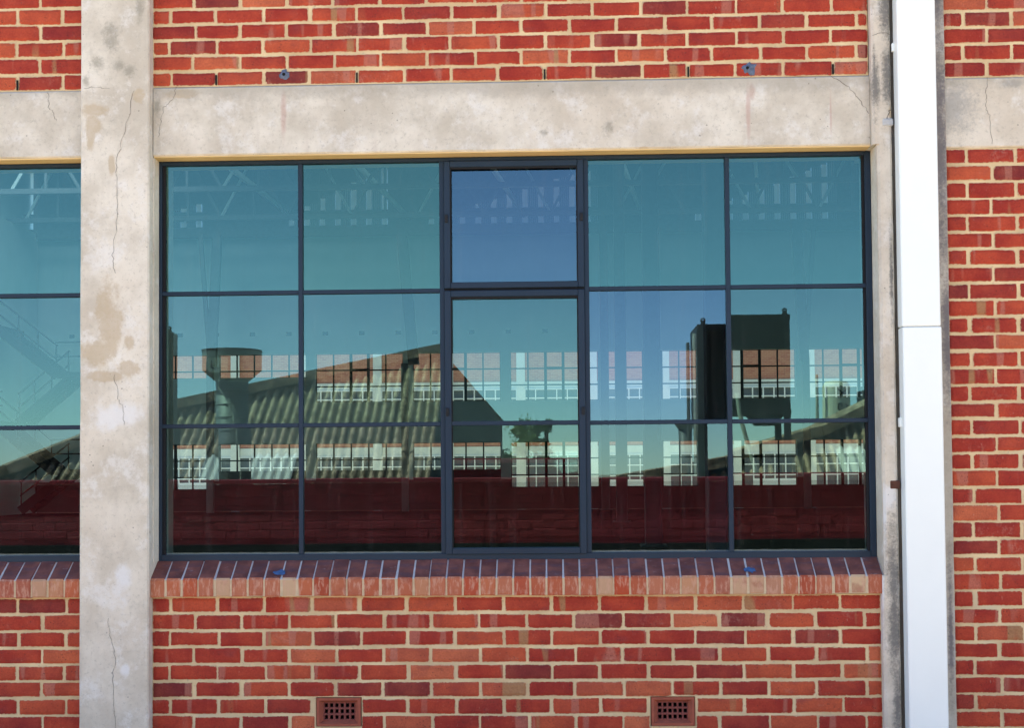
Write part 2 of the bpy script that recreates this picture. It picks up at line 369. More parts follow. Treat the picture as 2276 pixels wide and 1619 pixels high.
def sill_mats():
    a = NT('sill brick end'); r = a.rnd()
    cx = a.new('CombineXYZ'); a.set(cx.inputs[0], a.math('MULTIPLY', r, 91.)); o = a.vmath('ADD', a.obj(), cx.outputs[0])
    c = a.ramp(r, [(0, (.36, .060, .03)), (.2, (.46, .16, .09)), (.4, (.42, .10, .05)), (.55, (.50, .24, .13)), (.7, (.46, .065, .025)), (.85, (.36, .11, .07)), (1, (.58, .40, .24))])
    c = a.mix(a.math('MULTIPLY', a.step(a.noise(a.scale(o, (60, 60, 16)), 1., 5, .7), .48, .62), .55), c, (.60, .34, .24))
    c = a.mix(a.math('MULTIPLY', a.step(a.noise(o, 14, 4), .55, .75), .5), c, (.28, .06, .04))
    at = a.new('Attribute', attribute_name='edge')
    e = a.math('ADD', at.outputs['Fac'], a.math('MULTIPLY', a.math('SUBTRACT', a.noise(o, 50, 5, .75), .5), 1.8))
    c = a.mix(a.math('MULTIPLY', a.step(e, .85, 1.1), .7), c, (.60, .42, .27))
    a.col(c); a.p.inputs['Roughness'].default_value = .85; a.p.inputs['Specular IOR Level'].default_value = .15; a.bump(a.noise(o, 60, 5, .7), .5, .003)
    b = NT('sill brick weathered top with sky sheen'); r = b.rnd()
    cx = b.new('CombineXYZ'); b.set(cx.inputs[0], b.math('MULTIPLY', r, 91.)); o = b.vmath('ADD', b.obj(), cx.outputs[0])
    c = b.mix(b.step(b.noise(o, 12, 5), .3, .7), (.125, .038, .033), (.25, .080, .060))
    c = b.mix(b.math('MULTIPLY', b.step(b.noise(b.scale(o, (8, 30, 30)), 1., 3), .5, .65), .6), c, (.10, .050, .062))  # purple patches imitate sky sheen on the weathered top
    c = b.mix(b.math('MULTIPLY', b.step(b.noise(b.scale(o, (20, 60, 60)), 1., 4, .7), .60, .72), .35), c, (.40, .33, .34))
    b.col(c); b.p.inputs['Roughness'].default_value = .6; b.p.inputs['Specular IOR Level'].default_value = .3; b.bump(b.noise(o, 60, 4, .7), .3, .002)
    return [a.m, b.m]
SILL = sill_mats()
M['sillmortar'] = [plain('tan sill mortar', (.56, .42, .27), .9, var=.2, nscale=30), plain('pale sill mortar', (.60, .545, .51), .9, var=.2, nscale=30)]

# ------------------------------------------------------------------ setting
ground = MB().box(-1500, 1500, -1500, 1500, -.3, 0).build('yard_ground', M['yard']); tag(ground, kind='structure')
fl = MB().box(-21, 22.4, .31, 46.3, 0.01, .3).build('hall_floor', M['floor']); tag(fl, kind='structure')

# ------------------------------------------------------------------ bricks
BR_CACHE = {}
def brick_mesh(w, h):
    key = (round(w*100), round(h*1000/4))
    lst = BR_CACHE.setdefault(key, [])
    if len(lst) < (9 if w > .17 else 4):
        hw, hh = w/2, h/2
        def corner(sx, sz):
            r = random.choice((.003, .003, .004, .004, .005, .006, .010)) * random.uniform(.7, 1.2); r2 = r*random.uniform(.6, 1.3)
            return [(sx*hw, sz*(hh-r2)), (sx*(hw-r), sz*hh)]
        j = lambda: random.uniform(-.0022, .0012)
        pts = []
        a, b = corner(1, -1); pts += [b, a]
        a, b = corner(1, 1); pts += [a, b]
        pts += [(hw*.35, hh+j()), (-hw*.3, hh+j())]
        a, b = corner(-1, 1); pts += [b, a]
        a, b = corner(-1, -1); pts += [a, b]
        pts += [(-hw*.35, -hh-j()), (hw*.3, -hh-j())]
        n = len(pts); ins = .014
        f = lambda p: (p[0]-math.copysign(min(ins, hw*.5), p[0]), p[1]-math.copysign(ins, p[1]))
        tilt = random.uniform(-.0012, .0012)
        vs = [(x, .03, z) for x, z in pts] + [(x, .003, z) for x, z in pts] + [(f(p)[0], -.0025+tilt*p[0]/hw, f(p)[1]) for p in pts]
        fs = [[n*2+i for i in range(n)]]
        for k in (0, 1):
            for i in range(n):
                q = (i+1) % n; fs.append([k*n+i, k*n+q, (k+1)*n+q, (k+1)*n+i])
        me = bpy.data.meshes.new('brick'); me.from_pydata(vs, [], fs); me.update()
        bm = bmesh.new(); bm.from_mesh(me); bmesh.ops.recalc_face_normals(bm, faces=bm.faces[:]); bm.to_mesh(me); bm.free()
        at = me.attributes.new('edge', 'FLOAT', 'POINT')
        for i in range(n*3): at.data[i].value = 0.0 if i >= 2*n else 1.0
        me.materials.append(M['brick']); lst.append(me); return me
    return random.choice(lst)
def brick_wall(name, label, x0, x1, joints_z, phase, z_top=None, holes=(), dark_gaps=(), pitch=.2347, jt=.0115, jz=.0105, backing=None):
    """joints_z: heights of the bed joints from the top down; phase: one perp-joint x for every other course"""
    t = thing(name, label, 'brick wall', ((x0+x1)/2, 0, joints_z[-1]))
    mb = MB(); bx0, bx1, bz0, bz1 = backing or (x0, x1, joints_z[-1], joints_z[0])
    cuts = sorted({bx0, bx1, *[v for h in holes for v in h[:2]]})
    for a, b in zip(cuts, cuts[1:]):
        hs = [h for h in holes if h[0] <= a+1e-6 and h[1] >= b-1e-6]
        z = bz0
        for h in sorted(hs, key=lambda q: q[2]):
            if h[2] > z: mb.box(a, b, .004, .30, z, h[2])
            z = h[3]
        mb.box(a, b, .004, .30, z, bz1)
    mb.build('mortar_bed', M['mortar'], t)
    for i, (zt, zb) in enumerate(zip(joints_z, joints_z[1:])):
        off = phase if i % 2 == 0 else phase+pitch/2
        k = math.floor((x0-off)/pitch); js = []
        while off+k*pitch < x1+pitch:
            js.append(off+k*pitch+random.uniform(-.006, .006)); k += 1
        last_js = js
        for a, b in zip(js, js[1:]):
            a2, b2 = max(a, x0-jt/2+.001), min(b, x1+jt/2-.001)
            segs = [(a2, b2)]
            for h in holes:
                if zt-.02 > h[2] and zb+.02 < h[3]:
                    ns = []
                    for p, q in segs:
                        if q <= h[0] or p >= h[1]: ns.append((p, q)); continue
                        if p < h[0]: ns.append((p, h[0]+jt*.2))
                        if q > h[1]: ns.append((h[1]-jt*.2, q))
                    segs = ns
            for p, q in segs:
                if q-p < .035: continue
                w = q-p-jt+random.uniform(-.005, .003); h = zt-zb-jz+random.uniform(-.0045, .003)
                place(brick_mesh(w, h), 'brick', ((p+q)/2, random.uniform(-.0015, .0015), (zt+zb)/2+random.uniform(-.002, .002)), t).rotation_euler = (0, random.uniform(-.006, .006), 0)
    for gx, gz in dark_gaps:
        gx = min(last_js, key=lambda q: abs(q-gx)); gz = joints_z[-1]+.037
        MB().box(gx-.0042, gx+.0042, -.0028, .0045, gz-.030, gz+.020).build('open_joint', M['dark'], t)
    return t
def down(z, pitch, n): return [z-i*pitch for i in range(n+1)]

tm = brick_wall('brick_wall', 'red brickwork above the long lintel and main window', -2.003, 1.548, down(3.692+.0786*12, .0786, 12), -.742+.1173,
    dark_gaps=[(-1.660, 3.73), (-.967, 3.735), (-.037, 3.735), (.654, 3.733), (1.343, 3.73)])
tl = brick_wall('brick_wall', 'red brickwork above the left lintel, left of the stained column', -3.30, -2.350, down(3.683+.0838*11, .0838, 11), -2.457,
    dark_gaps=[(-2.578, 3.722)])
bmw = brick_wall('brick_wall', 'red brickwork with two air vents below the main window', -2.003, 1.565, down(1.1475, .0829, 13), -.740-.0, holes=[(-1.193, -.968, .509, .653), (.445, .662, .509, .653)])
blw = brick_wall('brick_wall', 'red brickwork below the left window beside the stained column', -3.30, -2.350, down(1.1475, .0829, 13), -2.4415+.003)
trw = brick_wall('brick_wall', 'red brickwork at upper right, above the short lintel beside the downpipe', 1.915, 2.95, down(3.670+.0832*11, .0832, 11), 2.128, dark_gaps=[(2.256, 3.70)])
rlw = brick_wall('brick_wall', 'tall red brickwork beside the white downpipe, under the short lintel', 1.915, 2.95, down(3.3231, .0831, 39), 2.018)
# sealant plugged bolt holes in the lowest course of the upper wall
for hx, hz, smear in ((-1.342, 3.744, 0), (.955, 3.735, 1)):
    bm = bmesh.new()
    ring = []
    c0 = bm.verts.new((hx, -.006, hz))
    rr = [random.uniform(.018, .031)*(1+(.9*max(0, math.cos(2*PI*k/16)) if smear else 0)) for k in range(16)]
    inner = [bm.verts.new((hx+.008*math.cos(2*PI*k/16), -.012, hz+.008*math.sin(2*PI*k/16))) for k in range(16)]
    outer = [bm.verts.new((hx+rr[k]*math.cos(2*PI*k/16), -.0032, hz+rr[k]*math.sin(2*PI*k/16))) for k in range(16)]
    for k in range(16):
        bm.faces.new((inner[k], inner[(k+1) % 16], outer[(k+1) % 16], outer[k]))
        f = bm.faces.new((c0, inner[(k+1) % 16], inner[k])); f.material_index = 1
    mb = MB(); mb.bm.free(); mb.bm = bm
    mb.build('sealant_plug', [M['sealant'], M['dark']], tm)

# ------------------------------------------------------------------ concrete frame
def crack(pts, y, parent, w=.0019, sub=6):
    mb = MB(); P = []
    for (x0, z0), (x1, z1) in zip(pts, pts[1:]):
        for k in range(sub):
            f = k/sub; P.append((x0+(x1-x0)*f+random.uniform(-.006, .006), z0+(z1-z0)*f+random.uniform(-.004, .004)))
    P.append(pts[-1])
    for i, (a, b) in enumerate(zip(P, P[1:])):
        ww = w*random.uniform(.5, 1.2)/2; d = Vector((b[0]-a[0], b[1]-a[1])).normalized(); n = (-d.y*ww, d.x*ww)
        mb.face([(a[0]+n[0], y, a[1]+n[1]), (a[0]-n[0], y, a[1]-n[1]), (b[0]-n[0], y, b[1]-n[1]), (b[0]+n[0], y, b[1]+n[1])])
    mb.build('crack', M['crack'], parent, fix=False)
def slab(x0, x1, y0, y1, z0, z1, bev=.006, nx=1, nz=24, jit=.0022):
    """upright concrete block whose arrises wander a little"""
    mb = MB(); bm = mb.bm; rows = []
    for k in range(nz+1):
        z = z0+(z1-z0)*k/nz; j = lambda: random.uniform(-jit, jit)
        b0, b1 = bev+abs(j()), bev+abs(j())
        rows.append([bm.verts.new(p) for p in ((x0, y1, z), (x0+j()*.5, y0+b0, z), (x0+b0, y0, z), (x1-b1, y0, z), (x1+j()*.5, y0+b1, z), (x1, y1, z))])
    for A, B in zip(rows, rows[1:]):
        for i in range(5): bm.faces.new((A[i], A[i+1], B[i+1], B[i]))
        bm.faces.new((A[5], A[0], B[0], B[5]))
    bm.faces.new(rows[0]); bm.faces.new(rows[-1][::-1])
    return mb
cl = thing('concrete_column', 'pale concrete column with tan patches and a long crack, left of the main window', 'column', (-2.18, 0, 0))
slab(-2.347, -2.003, -.064, .36, 0, 4.62, .007).build('column_shaft', M['col_left'], cl)
crack([(-2.08, 3.66), (-2.10, 3.55), (-2.13, 3.44), (-2.165, 3.30), (-2.16, 3.15), (-2.165, 2.98), (-2.185, 2.84), (-2.17, 2.75)], -.0652, cl)
crack([(-2.175, 2.25), (-2.155, 2.13), (-2.13, 2.08), (-2.125, 2.0)], -.0652, cl)
crack([(-2.20, 1.05), (-2.19, .95), (-2.165, .86), (-2.18, .75), (-2.17, .6), (-2.16, .5)], -.0652, cl, .002)
crack([(-2.33, 3.675), (-2.27, 3.68), (-2.20, 3.672)], -.0652, cl, .0014)
cr = thing('concrete_column', 'soot stained concrete column left of the white downpipe, rusty bracket in it', 'column', (1.6, 0, 0))
for cx0, cz0, cz1 in ((1.564, 0, 1.2391), (1.574, 1.2390, 3.3381), (1.552, 3.3380, 4.62)):   # notched back beside the window
    slab(cx0, 1.645, -.050, .36, cz0, cz1, .010, jit=.002).build('column_shaft', M['col_right'], cr)
slab(1.645, 1.70, -.012, .30, 0, 4.62, .004, nz=120, jit=.010).build('broken_joint', M['rough'], cr)
slab(1.700, 1.913, -.030, .36, 0, 4.62, .006).build('column_strip', M['strip'], cr)
crack([(1.555, 3.87), (1.60, 3.885), (1.645, 3.875)], -.0512, cr)
crack([(1.645, 3.52), (1.625, 3.48), (1.622, 3.44)], -.0512, cr, .004)
MB().box(1.600, 1.652, -.056, -.03, 3.425, 3.462, .006).build('filler_patch', M['patchw'], cr)
MB().box(1.606, 1.655, -.0535, -.02, 1.656, 1.698, .005).build('rusty_bracket', M['rust'], cr)
lm = thing('concrete_lintel', 'long pale concrete lintel with two pink streaks over the main window', 'lintel', (-.22, 0, 3.343))
def lintel(t, x0, x1, z0, z1, m):
    mb = MB(); bm = mb.bm; n = max(6, int((x1-x0)/.07)); rows = []
    for k in range(n+1):
        x = x0+(x1-x0)*k/n; j = lambda: random.uniform(-.0018, .0018)
        rows.append([bm.verts.new(p) for p in ((x, .30, z0), (x, .003, z0+j()), (x, -.004, z0+.006+abs(j())), (x, -.004, z1-.006-abs(j())), (x, .003, z1+j()*.4), (x, .30, z1))])
    for A, B in zip(rows, rows[1:]):
        for i in range(5): bm.faces.new((A[i], A[i+1], B[i+1], B[i]))
        bm.faces.new((A[5], A[0], B[0], B[5]))
    bm.faces.new(rows[0]); bm.faces.new(rows[-1][::-1])
    return mb.build('lintel_beam', m, t)
lintel(lm, -2.000, 1.550, 3.345, 3.690, M['lintel'])
MB().box(-2.000, 1.550, .004, .30, 3.3385, 3.3448).build('painted_soffit', M['ochre'], lm)
crack([(-1.885, 3.69), (-1.90, 3.63), (-1.945, 3.59), (-1.96, 3.52), (-1.975, 3.44)], -.0052, lm, .002)
crack([(1.36, 3.69), (1.45, 3.63), (1.50, 3.57), (1.545, 3.50)], -.0052, lm, .0025)
ll = thing('concrete_lintel', 'short visible end of concrete lintel over the left window', 'lintel', (-2.8, 0, 3.343))
lintel(ll, -5.93, -2.350, 3.345, 3.682, M['lintel_left'])
MB().box(-5.93, -2.350, .004, .30, 3.338, 3.3448).build('painted_soffit', M['ochre'], ll)
crack([(-2.535, 3.675), (-2.53, 3.60), (-2.505, 3.57), (-2.49, 3.53)], -.0052, ll, .002)
lr = thing('concrete_lintel', 'grey mottled concrete lintel between brickwork, right of the downpipe', 'lintel', (2.4, 0, 3.323))
lintel(lr, 1.916, 2.95, 3.3235, 3.669, M['lintel_right'])
crack([(2.125, 3.67), (2.115, 3.58), (2.115, 3.52), (2.135, 3.46), (2.14, 3.34)], -.0052, lr, .002)
# painted reveals belong to the columns
MB().box(-2.0028, -1.9985, .006, .30, 1.32, 3.338).build('painted_reveal', M['reveal'], cl)
MB().box(1.5715, 1.5737, -.036, .087, 1.325, 3.336).build('painted_reveal', M['reveal'], cr)
MB().box(-2.3513, -2.3473, .006, .30, 1.32, 3.338).build('painted_reveal', M['reveal'], cl)

# ------------------------------------------------------------------ brick sills
def sill(label, x0, x1, n, seed):
    rng = random.Random(seed)
    t = thing('brick_sill', label, 'window sill', ((x0+x1)/2, 0, 1.15))
    yf, yb, zf, zb, zlow = -.036, .092, 1.2385, 1.322, 1.1495
    p = (x1-x0)/n
    mb = MB()
    for z_ in (0,):
        vs = [(yf+.004, zlow+.003), (yf+.004, zf-.004), (yb, zb-.0045), (.30, zb-.0045), (.30, zlow+.003)]
        A = [mb.bm.verts.new((x0, y, z)) for y, z in vs]; B = [mb.bm.verts.new((x1, y, z)) for y, z in vs]
        for i in range(5): mb.bm.faces.new((A[i], A[(i+1) % 5], B[(i+1) % 5], B[i])).material_index = int(i == 1)
        mb.bm.faces.new(A); mb.bm.faces.new(B[::-1])
    mb.build('mortar_bed', M['sillmortar'], t)
    meshes = []
    for v in range(8):
        w = p-.0065+rng.uniform(-.004, .002); hw = w/2; b = .004; dz = rng.uniform(-.003, .003); dy = rng.uniform(-.003, .002)
        bm = bmesh.new(); E = {}
        def V(x, y, z, e): q = bm.verts.new((x, y, z)); E[q] = e; return q
        sl = (zb-zf)/(yb-yf); iz = .008
        L = []
        for sx in (-1, 1):
            L.append([V(sx*hw, .02, zlow+dz, 1), V(sx*hw, yf+b, zlow+dz, 1), V(sx*hw, yf+b+dy, zf-b, 1), V(sx*hw, yb, zb, 0)])
        F0 = [V(-hw+iz, yf+dy, zlow+dz+iz, 0), V(hw-iz, yf+dy, zlow+dz+iz, 0), V(hw-iz*.6, yf+dy, zf-.007, 0), V(-hw+iz*.6, yf+dy, zf-.007, 0)]
        T0 = [V(-hw+.004, yf+dy+.007, zf+.004, 0), V(hw-.004, yf+dy+.007, zf+.004, 0), V(hw-.004, yb, zb+.002, 0), V(-hw+.004, yb, zb+.002, 0)]
        a, c = L
        def F(*q, mi=0): f = bm.faces.new(q); f.material_index = mi
        F(*F0); F(a[1], c[1], F0[1], F0[0]); F(c[1], c[2], F0[2], F0[1]); F(a[2], a[1], F0[0], F0[3])
        F(F0[3], F0[2], T0[1], T0[0], mi=0); F(*T0, mi=1); F(F0[3], T0[0], a[2]); F(F0[2], c[2], T0[1])
        F(a[2], T0[0], T0[3], a[3], mi=1); F(T0[1], c[2], c[3], T0[2], mi=1)
        F(a[0], c[0], c[1], a[1]); F(a[0], a[1], a[2], a[3]); F(c[3], c[2], c[1], c[0])
        bmesh.ops.recalc_face_normals(bm, faces=bm.faces[:])
        bm.verts.index_update(); ev = [E[q] for q in bm.verts]
        me = bpy.data.meshes.new('brick'); bm.to_mesh(me); bm.free()
        at = me.attributes.new('edge', 'FLOAT', 'POINT')
        for i, e in enumerate(ev): at.data[i].value = e
        for m in SILL: me.materials.append(m)
        meshes.append(me)
    for i in range(n):
        place(rng.choice(meshes), 'brick', (x0+(i+.5)*p+rng.uniform(-.0015, .0015), rng.uniform(-.003, .002), rng.uniform(-.0015, .0015)), t)
    return t
sm = sill('sloping brick on edge sill under the main window with blue paint drips', -2.012, 1.5735, 44, 3)
sl = sill('sloping brick on edge sill under the left window', -3.25, -2.352, 11, 5)
for px, w in ((-1.373, .034), (.938, .03)):
    mb = MB(); bm = mb.bm; c = bm.verts.new((px, .003, 1.2685)); n = 14; ring = []
    for k in range(n):
        r = random.uniform(.55, 1.15); x = px+w*r*math.cos(2*PI*k/n); y = .0+.022*r*math.sin(2*PI*k/n)
        ring.append(bm.verts.new((x, y, 1.2385+(y+.036)*.652+.0045)))
    c.co.z = 1.2385+.039*.652+.008
    for k in range(n): bm.faces.new((c, ring[k], ring[(k+1) % n]))
    mb.build('paint_blob', plain('blue paint drip', (.045, .11, .24), .5, var=.5, nscale=60), sm)

# ------------------------------------------------------------------ windows
def pane(x0, x1, z0, z1, m, parent, y=.108, tilt=(0, 0)):
    mb = MB(); mb.box(-(x1-x0)/2, (x1-x0)/2, 0, .0005, -(z1-z0)/2, (z1-z0)/2)
    bm = mb.bm                                   # one sheet: front face only, so nothing reflects twice
    bmesh.ops.delete(bm, geom=[f for f in bm.faces if f.normal.y > -.5], context='FACES')
    me = bpy.data.meshes.new('pane'); bm.to_mesh(me); bm.free(); me.materials.append(m)
    o = place(me, 'pane', ((x0+x1)/2, y, (z0+z1)/2), parent)
    o.rotation_euler = (math.radians(tilt[0]), 0, math.radians(tilt[1])); return o
CATCH = None
def window(label, x0, x1, mull, sash=None, tints=None, tilts={}):
    t = thing('steel_window', label, 'window', ((x0+x1)/2, .1, 1.318))
    z0, z1 = 1.318, 3.337
    yf, yb = .088, .128
    mb = MB()
    mb.box(x0, x0+.020, yf, yb, z0, z1, .002); mb.box(x1-.030, x1, yf, yb, z0, z1, .002)
    mb.box(x0+.020, x1-.030, yf, yb, z1-.020, z1, .002); mb.box(x0+.020, x1-.030, yf-.002, yb, z0, z0+.032, .002)
    mb.build('frame', M['frame'], t)
    mb = MB(); mb.box(x0+.020, x0+.036, yf+.012, yb-.002, z0+.032, z1-.020, .001); mb.box(x1-.043, x1-.030, yf+.012, yb-.002, z0+.032, z1-.020, .001)
    mb.build('glazing_bead', M['gap'], t)
    rows = [(2.676, 3.317), (2.006, 2.655), (1.350, 1.985)]
    edges = [x0+.036]+[v for m in mull for v in m]+[x1-.043]
    cols = [(edges[i], edges[i+1]) for i in range(0, len(edges), 2)]
    for a, b in mull: MB().box(a, b, yf+.001, yb, z0+.032, z1-.020, .002).build('mullion', M['frame'], t)
    for za, zb in ((2.655, 2.676), (1.985, 2.006)):
        for i, (a, b) in enumerate(cols):
            if i == sash: continue
            a2 = a if i else x0+.020; b2 = b if i < len(cols)-1 else x1-.030
            MB().box(a2, b2, yf+.003, yb-.004, za, zb, .002).build('transom', M['frame'], t)
    for i, (a, b) in enumerate(cols):
        if i == sash:
            for (sa, sb, frame_w, bars) in (((2.673), (3.315), .031, []), ((1.345), (2.662), .032, [(1.986, 2.008)])):
                s = MB(); ya = yf-.012
                s.box(a, a+frame_w, ya, yb-.01, sa, sb, .003); s.box(b-frame_w, b, ya, yb-.01, sa, sb, .003)
                s.box(a+frame_w, b-frame_w, ya, yb-.01, sb-frame_w, sb, .003); s.box(a+frame_w, b-frame_w, ya, yb-.01, sa, sa+frame_w, .003)
                for p, q in bars: s.box(a+frame_w, b-frame_w, ya+.006, yb-.012, p, q, .002)
                so = s.build('sash', M['frame'], t)
                g = MB()
                for p, q in ((a+frame_w, a+frame_w+.006), (b-frame_w-.006, b-frame_w)): g.box(p, q, ya+.008, ya+.014, sa+frame_w, sb-frame_w)
                g.box(a+frame_w+.006, b-frame_w-.006, ya+.008, ya+.014, sb-frame_w-.009, sb-frame_w)
                g.build('putty_line', M['gap'], so)
                k = sb-.29 if not bars else 2.055
                for cx in (a+.012, b-.012):
                    c = MB(); c.box(cx-.008, cx+.008, ya-.012, ya, k-.020, k+.020, .003); c.box(cx-.004, cx+.004, ya-.020, ya-.012, k-.002, k+.012, .001)
                    c.build('catch', M['steel'], so)
                lo = sa+frame_w
                for bi, (p, q) in enumerate([*bars, (sb-frame_w, None)]):
                    r = 0 if not bars else (2 if bi == 0 else 1)
                    pane(a+frame_w, b-frame_w, lo, p, M[tints[(r, i)]] if (r, i) in tints else M['g_teal'], so, tilt=tilts.get((r, i), (0, 0)))
                    lo = q
            MB().box(a, b, yf+.004, yb-.006, 2.6625, 2.6725).build('sash_gap', M['gap'], t)
            continue
        for r, (za, zb) in enumerate(rows):
            pane(a, b, za, zb, M[(tints or {}).get((r, i), 'g_teal')], t, tilt=tilts.get((r, i), (0, 0)))
    return t
TINT = {(0, 0): 'g_mid', (0, 1): 'g_teal', (0, 2): 'g_blue', (0, 3): 'g_mid', (0, 4): 'g_mid', (1, 0): 'g_midrow_dimmed', (1, 1): 'g_midrow_dimmed', (1, 2): 'g_midrow_dimmed', (1, 3): 'g_blue', (1, 4): 'g_midrow_dimmed',
        (2, 0): 'g_low_dimmed', (2, 1): 'g_low_dimmed', (2, 2): 'g_lowteal_dimmed', (2, 3): 'g_low_dimmed', (2, 4): 'g_lowteal_dimmed'}
TILT = {(0, 0): (.02, .01), (0, 1): (-.02, 0), (1, 0): (.0, .02), (1, 1): (.02, -.02), (1, 3): (-.16, .0), (1, 4): (.12, 0), (2, 4): (.10, .0), (2, 3): (-.03, 0), (2, 0): (.0, -.06), (2, 1): (.02, .0), (2, 2): (0, .03)}
window('wide dark steel window of fifteen tinted panes with a central opening sash', -2.004, 1.571,
       [(-1.292, -1.270), (-.579, -.555), (.145, .169), (.849, .872)], 2, TINT, TILT)
window('left steel window cut by the picture edge, a staircase showing behind its panes', -5.925, -2.352,
       [(-5.213, -5.191), (-4.50, -4.476), (-3.776, -3.752), (-3.072, -3.049)], 2, {(0, 4): 'g_mid', (1, 4): 'g_midrow_dimmed', (2, 4): 'g_low_dimmed'}, {(2, 4): (.03, .02), (1, 4): (0, .02)})

# ------------------------------------------------------------------ downpipe, vents
dp = thing('downpipe', 'square white rainwater downpipe running up the grey column', 'downpipe', (1.754, -.08, 0))
MB().box(1.660, 1.844, -.120, -.034, 2.437, 4.62, .005).build('pipe_section', M['white'], dp)
MB().box(1.662, 1.847, -.122, -.033, 0, 2.434, .005).build('pipe_section', M['white'], dp)
MB().box(1.652, 1.663, -.075, -.040, 1.955, 2.000, .002).build('clip', M['white'], dp)
MB().box(1.650, 1.661, -.060, -.040, 3.79, 3.83, .002).build('clip', M['white'], dp)
for vx0, vx1, lab in ((-1.189, -.972, 'terracotta air vent with eighteen square holes, left of the two below the window'), (.449, .658, 'terracotta air vent with eighteen square holes, right of the two below the window')):
    z0, z1 = .512, .650; w = vx1-vx0
    t = thing('air_vent', lab, 'air vent', ((vx0+vx1)/2, 0, z0), 'terracotta air vents')
    mb = MB(); o = .012; i = .030; yd = .022
    O = [(vx0, z0), (vx1, z0), (vx1, z1), (vx0, z1)]
    A = [(vx0+o, z0+o), (vx1-o, z0+o), (vx1-o, z1-o), (vx0+o, z1-o)]
    I = [(vx0+i, z0+i*.85), (vx1-i, z0+i*.85), (vx1-i, z1-i*.85), (vx0+i, z1-i*.85)]
    for k in range(4):
        q = (k+1) % 4
        mb.face([(O[k][0], .03, O[k][1]), (O[q][0], .03, O[q][1]), (O[q][0], -.003, O[q][1]), (O[k][0], -.003, O[k][1])])
        mb.face([(O[k][0], -.003, O[k][1]), (O[q][0], -.003, O[q][1]), (A[q][0], -.003, A[q][1]), (A[k][0], -.003, A[k][1])])
        mb.face([(A[k][0], -.003, A[k][1]), (A[q][0], -.003, A[q][1]), (I[q][0], yd, I[q][1]), (I[k][0], yd, I[k][1])])
    mb.build('vent_rim', M['terracotta'], t, fix=False)
    gx0, gx1, gz0, gz1 = I[0][0], I[1][0], I[0][1], I[2][1]
    mb = MB(); nx, nz = 6, 3; hw, hh = .0165, .0195
    px, pz = (gx1-gx0)/nx, (gz1-gz0)/nz
    for k in range(nz+1):
        a = gz0+k*pz-(pz-hh)/2; b = a+(pz-hh); mb.box(gx0, gx1, yd, yd+.03, max(a, gz0), min(b, gz1))
    for k in range(nx+1):
        a = gx0+k*px-(px-hw)/2; b = a+(px-hw)
        mb.box(max(a, gx0), min(b, gx1), yd+.0015, yd+.0295, gz0, gz1)
    mb.build('vent_grid', M['ventgrid'], t)
    MB().box(vx0, vx1, .12, .13, z0, z1).build('vent_back', M['dark'], t)

# ------------------------------------------------------------------ the hall behind the glass
hb = thing('hall_building', 'tall brick hall behind the facade with pale inside walls and steel roof', 'building', (0, 20, 0))
MB().box(-21, -5.93, .02, .30, 0, 14).box(-5.93, -3.30, .02, .30, 0, 1.1475).box(-5.93, -3.25, -.03, .30, 1.1495, 1.3175).build('outer_wall', M['farbrick'], hb)
MB().box(2.95, 22.4, .02, .30, 0, 14).box(-5.93, -3.30, .02, .30, 3.6825, 14).box(-3.30, 2.95, .02, .30, 4.62, 14).build('outer_wall', M['farbrick'], hb)
MB().box(-21.3, -21.0, .02, 46.8, 0, 14).build('side_wall', M['hall'], hb)
MB().box(22.4, 22.7, .02, 46.8, 0, 14).build('side_wall', M['hall'], hb)
mb = MB()                                        # roof deck; unseen light strips added between to brighten the hall
ys = [.02]
LIGHTS = [(4.+5.2*k, .5) for k in range(8)]
for a, b in LIGHTS:
    if ys[-1] > 24:                              # wider unseen opening added to brighten the stair end
        mb.box(-21.3, -21.0, ys[-1], a, 14.0, 14.2).box(-13.5, 22.7, ys[-1], a, 14.0, 14.2)
        mb.box(-21.0, -13.5, ys[-1], ys[-1]+.9, 14.0, 14.2); mb.box(-21.0, -13.5, min(ys[-1]+3.5, a-.01), a, 14.0, 14.2)
    else: mb.box(-21.3, 22.7, ys[-1], a, 14.0, 14.2)
    ys.append(a+b)
mb.box(-21.3, 22.7, ys[-1], 47.2, 14.0, 14.2)
mb.build('roof_deck', M['steel'], hb)
for a, b in LIGHTS:
    q = MB(); q.face([(-21.3, a, 14.1), (22.7, a, 14.1), (22.7, a+b, 14.1), (-21.3, a+b, 14.1)])
    if a > 24: q.face([(-21.0, a+b+.9, 14.25), (-13.5, a+b+.9, 14.25), (-13.5, a+b+3.5, 14.25), (-21.0, a+b+3.5, 14.25)], 1); q.build('added_rooflight', [M['added_rooflight'], M['stair_fill']], hb)
# far wall: windows of the same steel pattern, 46 m away
YF = 46.5
fw = thing('hall_far_wall', 'pale far wall of the hall with two rows of steel windows', 'wall', (0, YF, 0))
px2x = lambda p: (p-1238)*53.13/3000
X0 = px2x(700); BAY = 218*53.13/3000; WW = 196*53.13/3000
UP = {}; LO = {}
holes = []
for k in range(-5, 7):
    a = X0+k*BAY; b = a+WW
    if a < -21: continue
    holes.append((a, b, (5.58 if k < 0 else 4.58), 6.52, 'up'))
    low3 = k >= 2 or k == -2 or k < -2
    holes.append((a, b, (1.16 if low3 else 1.86), 2.96, 'lo'))
mb = MB(); xs = sorted({-21.0, 22.4, *[v for h in holes for v in h[:2]]})
for a, b in zip(xs, xs[1:]):
    hs = sorted([h for h in holes if h[0] <= a+1e-6 and h[1] >= b-1e-6], key=lambda h: h[2]); z = .3
    for h in hs: mb.box(a, b, YF, YF+.3, z, h[2], mi=int(z < 1)); z = h[3]
    if not hs: mb.box(a, b, YF, YF+.3, .3, 1.5, mi=1); z = 1.5
    mb.box(a, b, YF, YF+.3, z, 11.55)
